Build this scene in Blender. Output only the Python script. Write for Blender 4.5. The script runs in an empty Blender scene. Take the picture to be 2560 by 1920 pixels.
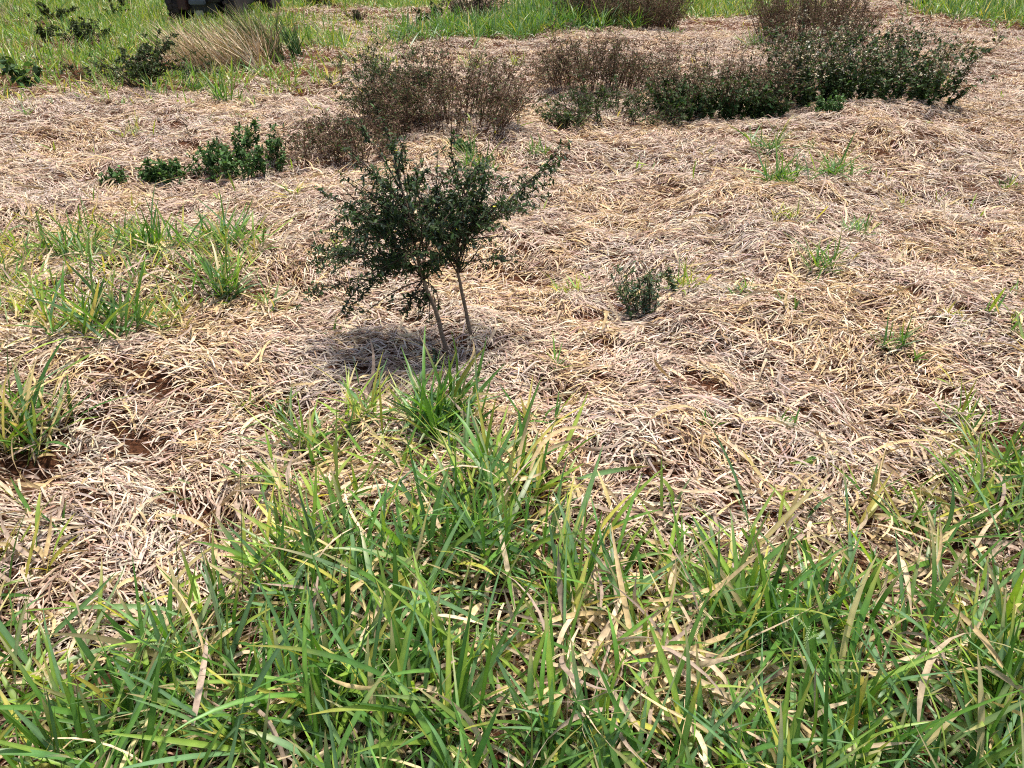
import bpy, bmesh, math, random
import numpy as np
from mathutils import Vector, Matrix

R = math.radians
SC = bpy.context.scene
COL = SC.collection
random.seed(7)

# ------------------------------------------------------------------ camera
CAM_H = 1.60
PITCH = 30.8                      # degrees below the horizon
HFOV = 67.3
cam_d = bpy.data.cameras.new('camera')
cam = bpy.data.objects.new('camera', cam_d)
COL.objects.link(cam)
cam.location = (0, 0, CAM_H)
cam.rotation_euler = (R(90 - PITCH), 0, 0)
cam_d.sensor_width = 36
cam_d.lens = 18 / math.tan(R(HFOV / 2))
cam_d.clip_start = 0.05
cam_d.clip_end = 3000
SC.camera = cam

# ------------------------------------------------------------------ light
SUN_EL, SUN_AZ = 75.0, 30.0       # azimuth measured from +Y (away from the camera) towards +X
world = bpy.data.worlds.new('World')
SC.world = world
world.use_nodes = True
wn = world.node_tree
sky = wn.nodes.new('ShaderNodeTexSky')
sky.sky_type = 'NISHITA'
sky.sun_disc = False
sky.sun_elevation = R(SUN_EL)
sky.sun_rotation = R(SUN_AZ)
sky.dust_density = 2.5
bg = wn.nodes['Background']
bg.inputs['Strength'].default_value = 0.13
wn.links.new(sky.outputs[0], bg.inputs[0])
sun_d = bpy.data.lights.new('sun', 'SUN')
sun_d.energy = 4.1
sun_d.angle = R(5.0)
sun_d.color = (1.0, 0.95, 0.87)
sun = bpy.data.objects.new('sun', sun_d)
COL.objects.link(sun)
sd = Vector((math.sin(R(SUN_AZ)) * math.cos(R(SUN_EL)), math.cos(R(SUN_AZ)) * math.cos(R(SUN_EL)), math.sin(R(SUN_EL))))
sun.rotation_euler = (-sd).to_track_quat('-Z', 'Y').to_euler()
sun.location = sd * 60

SC.view_settings.view_transform = 'Standard'
SC.view_settings.look = 'None'
SC.view_settings.exposure = 0.50
SC.view_settings.gamma = 1
SC.render.engine = 'CYCLES'
SC.cycles.use_denoising = False
SC.cycles.filter_width = 1.1
SC.cycles.max_bounces = 6
SC.cycles.diffuse_bounces = 3
SC.cycles.glossy_bounces = 2
SC.cycles.transmission_bounces = 4
SC.cycles.caustics_reflective = False

# ------------------------------------------------------------------ photo pixel (2560 x 1920) -> ground
F = 1280 / math.tan(R(HFOV / 2))
SP, CP = math.sin(R(PITCH)), math.cos(R(PITCH))


def ray(px, py):
    u, v = (px - 1280) / F, (960 - py) / F
    return np.array([u, CP + v * SP, -SP + v * CP])


def gp(px, py):
    d = ray(px, max(py, -40))
    k = CAM_H / -d[2]
    return d[0] * k, d[1] * k


def wp(px, py, y0):
    """the point of the upright plane y = y0 seen at a pixel"""
    d = ray(px, py)
    k = y0 / d[1]
    return np.array([d[0] * k, y0, CAM_H + d[2] * k])


# ------------------------------------------------------------------ terrain
def waves(seed, wl, n=9):
    r = np.random.default_rng(seed)
    a = r.uniform(0, 2 * math.pi, n)
    k = 2 * math.pi / (wl * r.uniform(0.75, 1.35, n))
    ph = r.uniform(0, 2 * math.pi, n)

    def f(x, y):
        s = np.zeros_like(x)
        for i in range(n):
            s += np.sin(k[i] * (math.cos(a[i]) * x + math.sin(a[i]) * y) + ph[i])
        return s / math.sqrt(n / 2.0)
    return f


W1, W2, W3, W4 = waves(1, 2.6), waves(2, 0.95), waves(3, 0.38), waves(4, 0.17)
HOLES = [  # photo pixel, radius m, depth m: dark pockets in the thatch
    (225, 442, .20, .11), (1385, 1035, .10, .08), (1670, 482, .24, .07), (1820, 640, .12, .06), (2060, 585, .14, .06),
    (1560, 795, .16, .06), (1340, 765, .16, .06), (690, 1035, .16, .06), (500, 1260, .12, .06), (700, 700, .12, .06),
    (1945, 575, .2, .07), (1790, 590, .12, .06), (2180, 1040, .14, .06), (1500, 420, .22, .06), (740, 228, .3, .06),
    (60, 1180, .26, .06), (2500, 1095, .24, .06), (2330, 1500, .22, .06), (170, 540, .16, .06), (1950, 860, .14, .05),
    (1090, 900, .13, .06), (560, 1290, .10, .06), (1660, 870, .12, .05), (2300, 640, .14, .05)]
HW = [(gp(a, b), r, d) for a, b, r, d in HOLES]
BUMPS = [(1150, 330, .7, .10), (2150, 330, .8, .07), (1280, 350, .4, .07), (900, 150, .8, .08), (1520, 110, .8, .08), (2300, 280, .6, .06),
         (430, 300, .5, .06), (2350, 560, .35, .07), (2100, 480, .3, .05), (1450, 530, .3, .05), (1420, 740, .2, .05), (930, 900, .16, .04),
         (400, 960, .25, .04), (1700, 980, .25, .04), (1250, 960, .2, .04)]
BW = [(gp(a, b), r, d) for a, b, r, d in BUMPS]


def Hraw(x, y):
    h = 0.030 * W1(x, y) + 0.015 * W2(x, y) + 0.008 * W3(x, y) + 0.006 * W4(x, y)
    for (cx, cy), r, d in HW:
        q = ((x - cx) ** 2 + ((y - cy) * 0.8) ** 2) / r ** 2
        h = h - d * np.exp(-q * 1.5)
    for (cx, cy), r, d in BW:
        q = ((x - cx) ** 2 + (y - cy) ** 2) / r ** 2
        h = h + d * np.exp(-q)
    return h


GX0, GY0, GS, GNX, GNY = -22.0, -2.0, 0.05, 881, 621
_gx, _gy = np.meshgrid(GX0 + GS * np.arange(GNX), GY0 + GS * np.arange(GNY))
_HG = Hraw(_gx, _gy)


def H(x, y):
    x, y = np.asarray(x, float), np.asarray(y, float)
    u = np.clip((x - GX0) / GS, 0, GNX - 1.001)
    v = np.clip((y - GY0) / GS, 0, GNY - 1.001)
    i, j = u.astype(int), v.astype(int)
    fu, fv = u - i, v - j
    return ((_HG[j, i] * (1 - fu) + _HG[j, i + 1] * fu) * (1 - fv) + (_HG[j + 1, i] * (1 - fu) + _HG[j + 1, i + 1] * fu) * fv)


# ------------------------------------------------------------------ mesh helpers
class MB:
    """collects shapes and links them as ONE mesh object with a colour attribute"""

    def __init__(self):
        self.v, self.f, self.c, self.n = [], [], [], 0

    def add(self, v, f, c):
        self.v.append(v.reshape(-1, 3).astype(np.float32))
        self.f.append((f + self.n).astype(np.int32))
        self.c.append(c.reshape(-1, 3).astype(np.float32))
        self.n += len(self.v[-1])

    def sheet(self, V, C, wrap=False):
        N, Rr, K = V.shape[:3]
        idx = np.arange(N * Rr * K).reshape(N, Rr, K)
        if wrap:
            nx = np.roll(idx, -1, axis=2)
            a, b, c, d = idx[:, :-1], nx[:, :-1], nx[:, 1:], idx[:, 1:]
        else:
            a, b, c, d = idx[:, :-1, :-1], idx[:, :-1, 1:], idx[:, 1:, 1:], idx[:, 1:, :-1]
        self.add(V, np.stack([a, b, c, d], -1).reshape(-1, 4), np.broadcast_to(C, V.shape))

    def build(self, name, mat, parent=None, smooth=True):
        v = np.concatenate(self.v)
        f = np.concatenate(self.f)
        c = np.concatenate(self.c)
        off = None
        if parent is not None:
            off = np.array(parent.location)
            v = v - off.astype(np.float32)
        me = bpy.data.meshes.new(name)
        me.vertices.add(len(v))
        me.vertices.foreach_set('co', v.ravel())
        me.loops.add(f.size)
        me.loops.foreach_set('vertex_index', f.ravel())
        me.polygons.add(len(f))
        me.polygons.foreach_set('loop_start', np.arange(0, f.size, 4, dtype=np.int32))
        at = me.color_attributes.new('Col', 'BYTE_COLOR', 'POINT')
        rgba = np.ones((len(v), 4), np.float32)
        rgba[:, :3] = np.clip(c, 0, 1)
        at.data.foreach_set('color', rgba.ravel())
        me.update(calc_edges=True)
        if smooth:
            me.shade_smooth()
        me.materials.append(mat)
        o = bpy.data.objects.new(name, me)
        COL.objects.link(o)
        if parent is not None:
            o.parent = parent
        return o


def tag(o, label=None, cat=None, group=None, kind=None):
    if label: o['label'] = label
    if cat: o['category'] = cat
    if group: o['group'] = group
    if kind: o['kind'] = kind
    return o


def thing(name, label, cat, loc, group=None):
    o = bpy.data.objects.new(name, None)
    o.empty_display_size = 0.1
    o.location = [float(q) for q in loc]
    COL.objects.link(o)
    return tag(o, label, cat, group)


def lines(P, az, pitch, L, bend, swirl, nseg):
    """N curved centre lines: points (N,R,3), heading and pitch at every point"""
    tm = (np.arange(nseg) + 0.5) / nseg
    tv = np.arange(nseg + 1) / nseg
    pm = pitch[:, None] + bend[:, None] * tm
    am = az[:, None] + swirl[:, None] * tm
    st = np.stack([np.cos(pm) * np.cos(am), np.cos(pm) * np.sin(am), np.sin(pm)], -1) * (L[:, None, None] / nseg)
    pts = np.concatenate([np.zeros((len(L), 1, 3)), np.cumsum(st, 1)], 1) + P[:, None, :]
    return pts, az[:, None] + swirl[:, None] * tv, pitch[:, None] + bend[:, None] * tv


PROF_LEAF = ([0, .12, .35, .6, .82, 1], [.45, .85, 1, .86, .5, .03])
PROF_OVAL = ([0, .2, .5, .75, 1], [.15, .8, 1, .7, .05])
PROF_STRAW = ([0, .3, .7, 1], [.55, 1, .9, .15])
PROF_RUSH = ([0, .5, 1], [1, .8, .1])


def ribbons(mb, pts, av, pv, W, prof, cb, ct, roll=None, twist=None, fold=0.0, K=2, mid=1.15, tip_from=0.6):
    N, Rr = pts.shape[:2]
    t = np.linspace(0, 1, Rr)
    w = 0.5 * W[:, None] * np.interp(t, *prof)[None, :]
    s = np.stack([-np.sin(av), np.cos(av), np.zeros_like(av)], -1)
    n = np.stack([-np.sin(pv) * np.cos(av), -np.sin(pv) * np.sin(av), np.cos(pv)], -1)
    if roll is None: roll = np.zeros(N)
    if twist is None: twist = np.zeros(N)
    r = (roll[:, None] + twist[:, None] * t)[..., None]
    s2 = np.cos(r) * s + np.sin(r) * n
    n2 = -np.sin(r) * s + np.cos(r) * n
    w = w[..., None]
    up = n2 * w * fold
    k = np.clip((t - tip_from) / (1 - tip_from), 0, 1)[None, :, None]
    c = cb[:, None, :] * (1 - k) + ct[:, None, :] * k
    if K == 2:
        V = np.stack([pts + s2 * w + up, pts - s2 * w + up], 2)
        C = np.stack([c, c], 2)
    else:
        V = np.stack([pts + s2 * w + up, pts, pts - s2 * w + up], 2)
        C = np.stack([c * 0.97, c * mid, c * 0.97], 2)
    mb.sheet(V, C)


def tubes(mb, pts, rad, col, sides=4):
    """N tubes along (N,R,3) points"""
    T = np.gradient(pts, axis=1)
    T /= np.linalg.norm(T, axis=2, keepdims=True) + 1e-9
    ref = np.array([0.31, 0.83, 0.46])
    A = np.cross(T, ref)
    A /= np.linalg.norm(A, axis=2, keepdims=True) + 1e-9
    B = np.cross(T, A)
    an = np.arange(sides) * 2 * math.pi / sides
    V = pts[:, :, None, :] + rad[:, :, None, None] * (A[:, :, None, :] * np.cos(an)[:, None] + B[:, :, None, :] * np.sin(an)[:, None])
    if col.ndim == 2: col = col[:, None, None, :]
    mb.sheet(V, np.broadcast_to(col, V.shape), wrap=True)


# ------------------------------------------------------------------ materials
def attr_mat(name, trans=0.3, rough=0.5, spec=0.4, var=0.25, scale=60.0, tcol=(1.0, 1.0, 0.55)):
    m = bpy.data.materials.new(name)
    m.use_nodes = True
    nt = m.node_tree
    p = nt.nodes['Principled BSDF']
    out = nt.nodes['Material Output']
    at = nt.nodes.new('ShaderNodeAttribute')
    at.attribute_name = 'Col'
    tc = nt.nodes.new('ShaderNodeTexCoord')
    nz = nt.nodes.new('ShaderNodeTexNoise')
    nz.inputs['Scale'].default_value = scale
    nz.inputs['Detail'].default_value = 3
    nt.links.new(tc.outputs['Object'], nz.inputs['Vector'])
    mr = nt.nodes.new('ShaderNodeMapRange')
    mr.inputs['From Min'].default_value = 0.3
    mr.inputs['From Max'].default_value = 0.7
    mr.inputs['To Min'].default_value = 1 - var
    mr.inputs['To Max'].default_value = 1 + var
    nt.links.new(nz.outputs['Fac'], mr.inputs['Value'])
    mx = nt.nodes.new('ShaderNodeVectorMath')
    mx.operation = 'SCALE'
    nt.links.new(at.outputs['Color'], mx.inputs[0])
    nt.links.new(mr.outputs['Result'], mx.inputs['Scale'])
    nt.links.new(mx.outputs[0], p.inputs['Base Color'])
    p.inputs['Roughness'].default_value = rough
    p.inputs['Specular IOR Level'].default_value = spec
    if trans > 0:
        tr = nt.nodes.new('ShaderNodeBsdfTranslucent')
        tm = nt.nodes.new('ShaderNodeVectorMath')
        tm.operation = 'MULTIPLY'
        tm.inputs[1].default_value = tcol
        nt.links.new(mx.outputs[0], tm.inputs[0])
        nt.links.new(tm.outputs[0], tr.inputs['Color'])
        ms = nt.nodes.new('ShaderNodeMixShader')
        ms.inputs[0].default_value = trans
        nt.links.new(p.outputs[0], ms.inputs[1])
        nt.links.new(tr.outputs[0], ms.inputs[2])
        nt.links.new(ms.outputs[0], out.inputs['Surface'])
    return m


M_STRAW = attr_mat('dry_straw', trans=0.12, rough=0.65, spec=0.25, var=0.22, scale=45, tcol=(1, .95, .8))
M_GRASS = attr_mat('grass_blade', trans=0.34, rough=0.42, spec=0.5, var=0.16, scale=35, tcol=(1.25, 1.25, .45))
M_LEAF = attr_mat('shrub_leaf', trans=0.22, rough=0.6, spec=0.22, var=0.2, scale=40, tcol=(1.2, 1.25, .5))
M_BARK = attr_mat('bark', trans=0.0, rough=0.8, spec=0.2, var=0.35, scale=90)
M_DRY = attr_mat('dry_leaf', trans=0.15, rough=0.75, spec=0.2, var=0.3, scale=60, tcol=(1, .95, .8))


def soil_mat():
    m = bpy.data.materials.new('red_soil')
    m.use_nodes = True
    nt = m.node_tree
    p = nt.nodes['Principled BSDF']
    tc = nt.nodes.new('ShaderNodeTexCoord')
    n1 = nt.nodes.new('ShaderNodeTexNoise')
    n1.inputs['Scale'].default_value = 75
    n1.inputs['Detail'].default_value = 8
    n1.inputs['Roughness'].default_value = 0.65
    n2 = nt.nodes.new('ShaderNodeTexNoise')
    n2.inputs['Scale'].default_value = 1.7
    n2.inputs['Detail'].default_value = 4
    for n in (n1, n2): nt.links.new(tc.outputs['Object'], n.inputs['Vector'])
    r1 = nt.nodes.new('ShaderNodeValToRGB')
    e = r1.color_ramp.elements
    e[0].position, e[0].color = 0.3, (0.045, 0.018, 0.010, 1)
    e[1].position, e[1].color = 0.72, (0.25, 0.10, 0.05, 1)
    r2 = nt.nodes.new('ShaderNodeValToRGB')
    e = r2.color_ramp.elements
    e[0].position, e[0].color = 0.3, (0.62, 0.72, 0.72, 1)
    e[1].position, e[1].color = 0.7, (1, 1, 1, 1)
    nt.links.new(n1.outputs['Fac'], r1.inputs[0])
    nt.links.new(n2.outputs['Fac'], r2.inputs[0])
    mx = nt.nodes.new('ShaderNodeMix')
    mx.data_type = 'RGBA'
    mx.blend_type = 'MULTIPLY'
    mx.inputs[0].default_value = 1
    nt.links.new(r1.outputs[0], mx.inputs[6])
    nt.links.new(r2.outputs[0], mx.inputs[7])
    nt.links.new(mx.outputs[2], p.inputs['Base Color'])
    p.inputs['Roughness'].default_value = 0.95
    p.inputs['Specular IOR Level'].default_value = 0.1
    bp = nt.nodes.new('ShaderNodeBump')
    bp.inputs['Strength'].default_value = 0.9
    bp.inputs['Distance'].default_value = 0.03
    nt.links.new(n1.outputs['Fac'], bp.inputs['Height'])
    nt.links.new(bp.outputs[0], p.inputs['Normal'])
    return m


# ------------------------------------------------------------------ ground: one sheet to the horizon
def graded(lo, hi, step, far, grow):
    a = list(np.arange(lo, hi, step))
    s, x = step, a[-1]
    while x < far:
        s *= grow
        x += s
        a.append(x)
    s, x = step, a[0]
    b = []
    while x > -far:
        s *= grow
        x -= s
        b.append(x)
    return np.array(b[::-1] + a)


xs, ys = graded(-6, 6, 0.045, 1500, 1.05), graded(-1, 10, 0.045, 1500, 1.05)
gx, gy = np.meshgrid(xs, ys)
inside = np.clip(1 - np.maximum(np.abs(gx) - 19, 0) / 2, 0, 1) * np.clip((28.5 - gy) / 2, 0, 1) * np.clip((gy + 2) / .5, 0, 1)
gz = H(gx, gy) * inside - 0.004
mb = MB()
mb.sheet(np.stack([gx, gy, gz], -1)[None], np.full((1, 1, 1, 3), 0.1))
ground = mb.build('ground', soil_mat())
tag(ground, kind='structure')

# ------------------------------------------------------------------ where things grow (world polygons)
def poly(pts):
    return np.array([gp(a, b) for a, b in pts])


def pip(P, x, y):
    ins = np.zeros(x.shape, bool)
    n = len(P)
    for i in range(n):
        x1, y1 = P[i]
        x2, y2 = P[(i + 1) % n]
        c = (y1 > y) != (y2 > y)
        with np.errstate(divide='ignore', invalid='ignore'):
            ins ^= c & (x < (x2 - x1) * (y - y1) / (y2 - y1 + 1e-12) + x1)
    return ins


NF = waves(21, 0.5)
NF2 = waves(22, 1.6)
NF3 = waves(23, 0.28)
P_FRONT = poly([(-900, 1450), (0, 1500), (330, 1560), (500, 1530), (640, 1440), (700, 1390), (790, 1340), (1000, 1330), (1250, 1310), (1450, 1340), (1700, 1410),
                (1900, 1500), (2050, 1480), (2200, 1350), (2350, 1270), (2560, 1170), (3200, 1100), (3900, 3200), (-1300, 3200)])
P_CLUMP = poly([(640, 1200), (660, 1120), (800, 1060), (900, 1030), (1050, 1000), (1180, 1020), (1240, 1090), (1230, 1170), (1000, 1210), (800, 1230)])
P_LEFT = poly([(-500, 560), (0, 590), (250, 590), (450, 590), (640, 600), (680, 680), (640, 740), (520, 780), (470, 870), (300, 890), (150, 880), (0, 800), (-500, 830)])
P_EDGE = poly([(-600, 930), (0, 960), (120, 1010), (170, 1080), (60, 1130), (-600, 1200)])
P_REDGE = poly([(2480, 780), (2570, 780), (2900, 760), (2900, 960), (2600, 960), (2500, 880)])
P_FARL = poly([(-900, 265), (0, 262), (150, 250), (330, 235), (500, 225), (640, 222), (760, 200), (850, 185), (880, 120), (800, 90), (760, 60), (640, 45), (720, 25), (900, 20), (1060, 30), (1200, -10), (1200, -40), (-900, -40)])
P_FADE = poly([(-900, 330), (0, 330), (200, 300), (420, 270), (620, 270), (800, 240), (930, 200), (1000, 130), (980, 40), (700, 20), (-900, 150)])
P_BAND = poly([(1000, 120), (1080, 112), (1200, 100), (1330, 92), (1420, 80), (1500, 85), (1620, 60), (1640, 0), (1330, 10), (1290, 50), (1230, 70), (1100, 85), (1010, 105)])
P_TOPR = poly([(1620, 45), (1700, 48), (1800, 42), (1980, 50), (2010, 10), (1900, -10), (1640, 0)])
P_TOPR2 = poly([(2290, 40), (2400, 62), (2560, 70), (3000, 80), (3000, 0), (2400, 5), (2340, 20)])
P_FARALL = poly([(-2200, -2), (1300, -2), (1500, -14), (4000, -14), (4000, -40), (-2200, -40)])
P_SOIL = [poly([(-120, 1150), (60, 1130), (150, 1150), (200, 1190), (120, 1230), (0, 1250), (-120, 1250)]),
          poly([(2440, 1090), (2560, 1070), (2700, 1080), (2700, 1150), (2540, 1150)]),
          poly([(2230, 1470), (2400, 1450), (2480, 1500), (2400, 1560), (2250, 1560)]),
          poly([(1630, 478), (1700, 472), (1760, 485), (1690, 505), (1640, 500)]),
          poly([(600, 1020), (760, 1010), (720, 1050), (610, 1055)]),
          poly([(690, 570), (790, 560), (780, 590), (700, 595)])]


def inpoly(P, x, y, amp=0.10):
    return pip(P, x + amp * NF(x, y), y + amp * 1.3 * NF(y + 7.3, x - 2.1))


def wedge(rng, y0, y1, dens, margin):
    hw = 0.70 * y1 + margin
    n = int(dens * 2 * hw * (y1 - y0))
    x = rng.uniform(-hw, hw, n)
    y = rng.uniform(y0, y1, n)
    k = np.abs(x) < 0.70 * y + margin
    return x[k], y[k]


# ------------------------------------------------------------------ dry straw: the mown thatch
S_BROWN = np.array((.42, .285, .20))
S_CREAM, S_PINK, S_GREY, S_GOLD, S_DARK = [np.array(c) for c in
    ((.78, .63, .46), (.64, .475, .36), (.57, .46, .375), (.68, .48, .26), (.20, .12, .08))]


def straw_zone(mb, rng, y0, y1, dens, wscale, nseg, margin=1.3):
    x, y = wedge(rng, y0, y1, dens, margin)
    jx, jy = x + rng.normal(0, .05, len(x)), y + rng.normal(0, .05, len(x))
    p = np.ones(len(x))
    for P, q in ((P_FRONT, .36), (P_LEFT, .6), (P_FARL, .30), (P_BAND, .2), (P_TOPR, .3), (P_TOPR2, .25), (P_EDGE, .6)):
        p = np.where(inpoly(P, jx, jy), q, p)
    for P in P_SOIL:
        p = np.where(inpoly(P, jx, jy, .06), .05, p)
    for (cx, cy), r, d in HW:
        q = ((jx - cx) ** 2 + ((jy - cy) * .8) ** 2) / r ** 2
        p = p * (1 - .55 * np.exp(-q * 4))
    p = p * np.clip(1.0 + 0.35 * NF3(x, y) + .15 * NF(x + 5, y - 3), .2, 1)
    k = rng.random(len(x)) < p
    x, y = x[k], y[k]
    n = len(x)
    az = .55 * NF(x * .6, y * .6) + 0.35 * NF2(x, y) + rng.normal(0, .72, n) + math.pi * (rng.random(n) < .5)
    L = rng.uniform(.045, .14, n) * rng.uniform(.6, 1.15, n)
    W = rng.uniform(.003, .0078, n) * wscale
    sw = rng.normal(0, .30, n)
    lay = rng.random(n)
    pts, av, pv = lines(np.stack([x, y, np.zeros(n)], -1), az, np.zeros(n), L, np.zeros(n), sw, nseg)
    pts -= (pts.mean(1, keepdims=True) - np.stack([x, y, np.zeros(n)], -1)[:, None, :])
    t = np.linspace(0, 1, nseg + 1)[None]
    arc = rng.gamma(1.2, .0055, n)
    tilt = rng.normal(0, .009, n)
    up = rng.random(n) < .035
    tilt = np.where(up, rng.uniform(.02, .06, n), tilt)
    pts[..., 2] = H(pts[..., 0], pts[..., 1]) + (lay * .035 + .003)[:, None] + arc[:, None] * np.sin(math.pi * t) + tilt[:, None] * (t - .35)
    dz = np.gradient(pts[..., 2], axis=1)
    pv = np.arctan2(dz, (L / nseg)[:, None])
    # colour: kind by patch, then by straw
    g = NF2(x + 3, y - 5) * .55 + NF(x - 8, y + 2) * .35
    rr = rng.random(n)
    c = np.where((rr < .36)[:, None], S_CREAM, S_PINK)
    c = np.where(((rr > .40) & (g > .25) | (rr > .9))[:, None], S_GREY, c)
    c = np.where(((rr > .50) & (g < -.40) | ((rr > .5) & (rr < .56)))[:, None], S_GOLD, c)
    c = np.where((rng.random(n) < .16 + .10 * NF(x + 31, y))[:, None], S_BROWN, c)
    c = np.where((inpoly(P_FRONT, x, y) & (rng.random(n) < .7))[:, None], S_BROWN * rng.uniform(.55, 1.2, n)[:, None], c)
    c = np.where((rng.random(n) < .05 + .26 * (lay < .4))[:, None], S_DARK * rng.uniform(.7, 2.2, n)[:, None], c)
    c = c * rng.uniform(.72, 1.14, n)[:, None] * (1 + rng.normal(0, .04, (n, 3)))
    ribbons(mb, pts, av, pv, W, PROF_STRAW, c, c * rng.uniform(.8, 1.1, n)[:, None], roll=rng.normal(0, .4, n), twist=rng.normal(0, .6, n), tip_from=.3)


rng = np.random.default_rng(11)
mb = MB()
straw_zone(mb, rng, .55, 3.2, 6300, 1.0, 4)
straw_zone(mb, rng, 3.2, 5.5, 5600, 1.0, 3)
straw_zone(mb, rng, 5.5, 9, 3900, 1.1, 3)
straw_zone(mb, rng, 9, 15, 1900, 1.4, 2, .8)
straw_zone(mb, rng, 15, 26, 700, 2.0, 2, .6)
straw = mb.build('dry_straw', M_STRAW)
tag(straw, kind='stuff')

# broad dead leaves, curled, mostly on the fringe of the living grass
def dead_leaves(mb, rng, x, y, lmin=.12, lmax=.3, wmin=.007, wmax=.016, up=0.25, z0=.01, z1=.05):
    n = len(x)
    base = np.stack([x, y, H(x, y) + rng.uniform(z0, z1, n)], -1)
    az = rng.uniform(0, 2 * math.pi, n)
    pit = rng.normal(.25, up, n)
    L = rng.uniform(lmin, lmax, n)
    pts, av, pv = lines(base, az, pit, L, rng.normal(-.9, .8, n), rng.normal(0, 1.0, n), 7)
    lo = H(pts[..., 0], pts[..., 1]) + .012
    pts[..., 2] = np.maximum(pts[..., 2], lo + rng.uniform(0, .02, n)[:, None])
    rr = rng.random(n)[:, None]
    c = np.where(rr < .45, S_CREAM * [1, .95, .85], np.where(rr < .8, S_GOLD * [1.1, 1.15, 1.1], S_PINK * .8))
    c = c * rng.uniform(.6, 1.1, n)[:, None]
    ribbons(mb, pts, av, pv, rng.uniform(wmin, wmax, n), PROF_LEAF, c, c * rng.uniform(.6, 1, n)[:, None], roll=rng.normal(0, .5, n),
            twist=rng.normal(0, 1.8, n), fold=.25, K=3, mid=1.06)


mb = MB()
x, y = wedge(rng, .5, 6.5, 420, 1.0)
inn = inpoly(P_FRONT, x, y, .16)
near = inpoly(P_FRONT, x, y - .28, .14) | inpoly(P_CLUMP, x, y, .2) | inpoly(P_LEFT, x, y, .25) | inpoly(P_EDGE, x, y, .2)
pr = np.where(inn, .75, np.where(near, .8, .13))
for P in P_SOIL: pr = np.where(inpoly(P, x, y, .05), .15, pr)
k = rng.random(len(x)) < pr
dead_leaves(mb, rng, x[k], y[k])
x, y = wedge(rng, .4, 3.0, 90, 1.0)
k = inpoly(P_FRONT, x, y, .1) & (NF(x * 1.2 + 3, y * 1.2) > -.3)
dead_leaves(mb, rng, x[k], y[k], .14, .32, .007, .015, .45, .06, .20)
# the curled heap of dead leaves at the bottom right of the sward
hx, hy = gp(1600, 1770)
x = rng.normal(hx, .13, 190); y = rng.normal(hy, .08, 190)
dead_leaves(mb, rng, x, y, .16, .36, .008, .016, .45, .02, .13)
x = rng.normal(-.19, .10, 60); y = rng.normal(1.33, .08, 60)
dead_leaves(mb, rng, x, y, .18, .34, .008, .015, .35)
litter = mb.build('dead_grass_leaves', M_DRY)
tag(litter, kind='stuff')

# ------------------------------------------------------------------ green grass
G_GREEN, G_BLUE, G_LIME, G_YEL, G_DEEP, G_TAN = [np.array(c) for c in
    ((.115, .245, .040), (.150, .270, .120), (.27, .40, .060), (.50, .45, .09), (.065, .165, .030), (.62, .48, .26))]


def pick(rng, n, w):
    """colours of n blades by weights (green, blue, lime, yellow, deep, tan)"""
    w = np.array(w, float) / sum(w)
    pal = np.stack([G_GREEN, G_BLUE, G_LIME, G_YEL, G_DEEP, G_TAN])
    c = pal[rng.choice(6, n, p=w)]
    c = c * (1 - .25 * rng.random((n, 1))) + pal[rng.choice(6, n, p=w)] * .2
    return c * rng.uniform(.78, 1.18, (n, 1))


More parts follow.
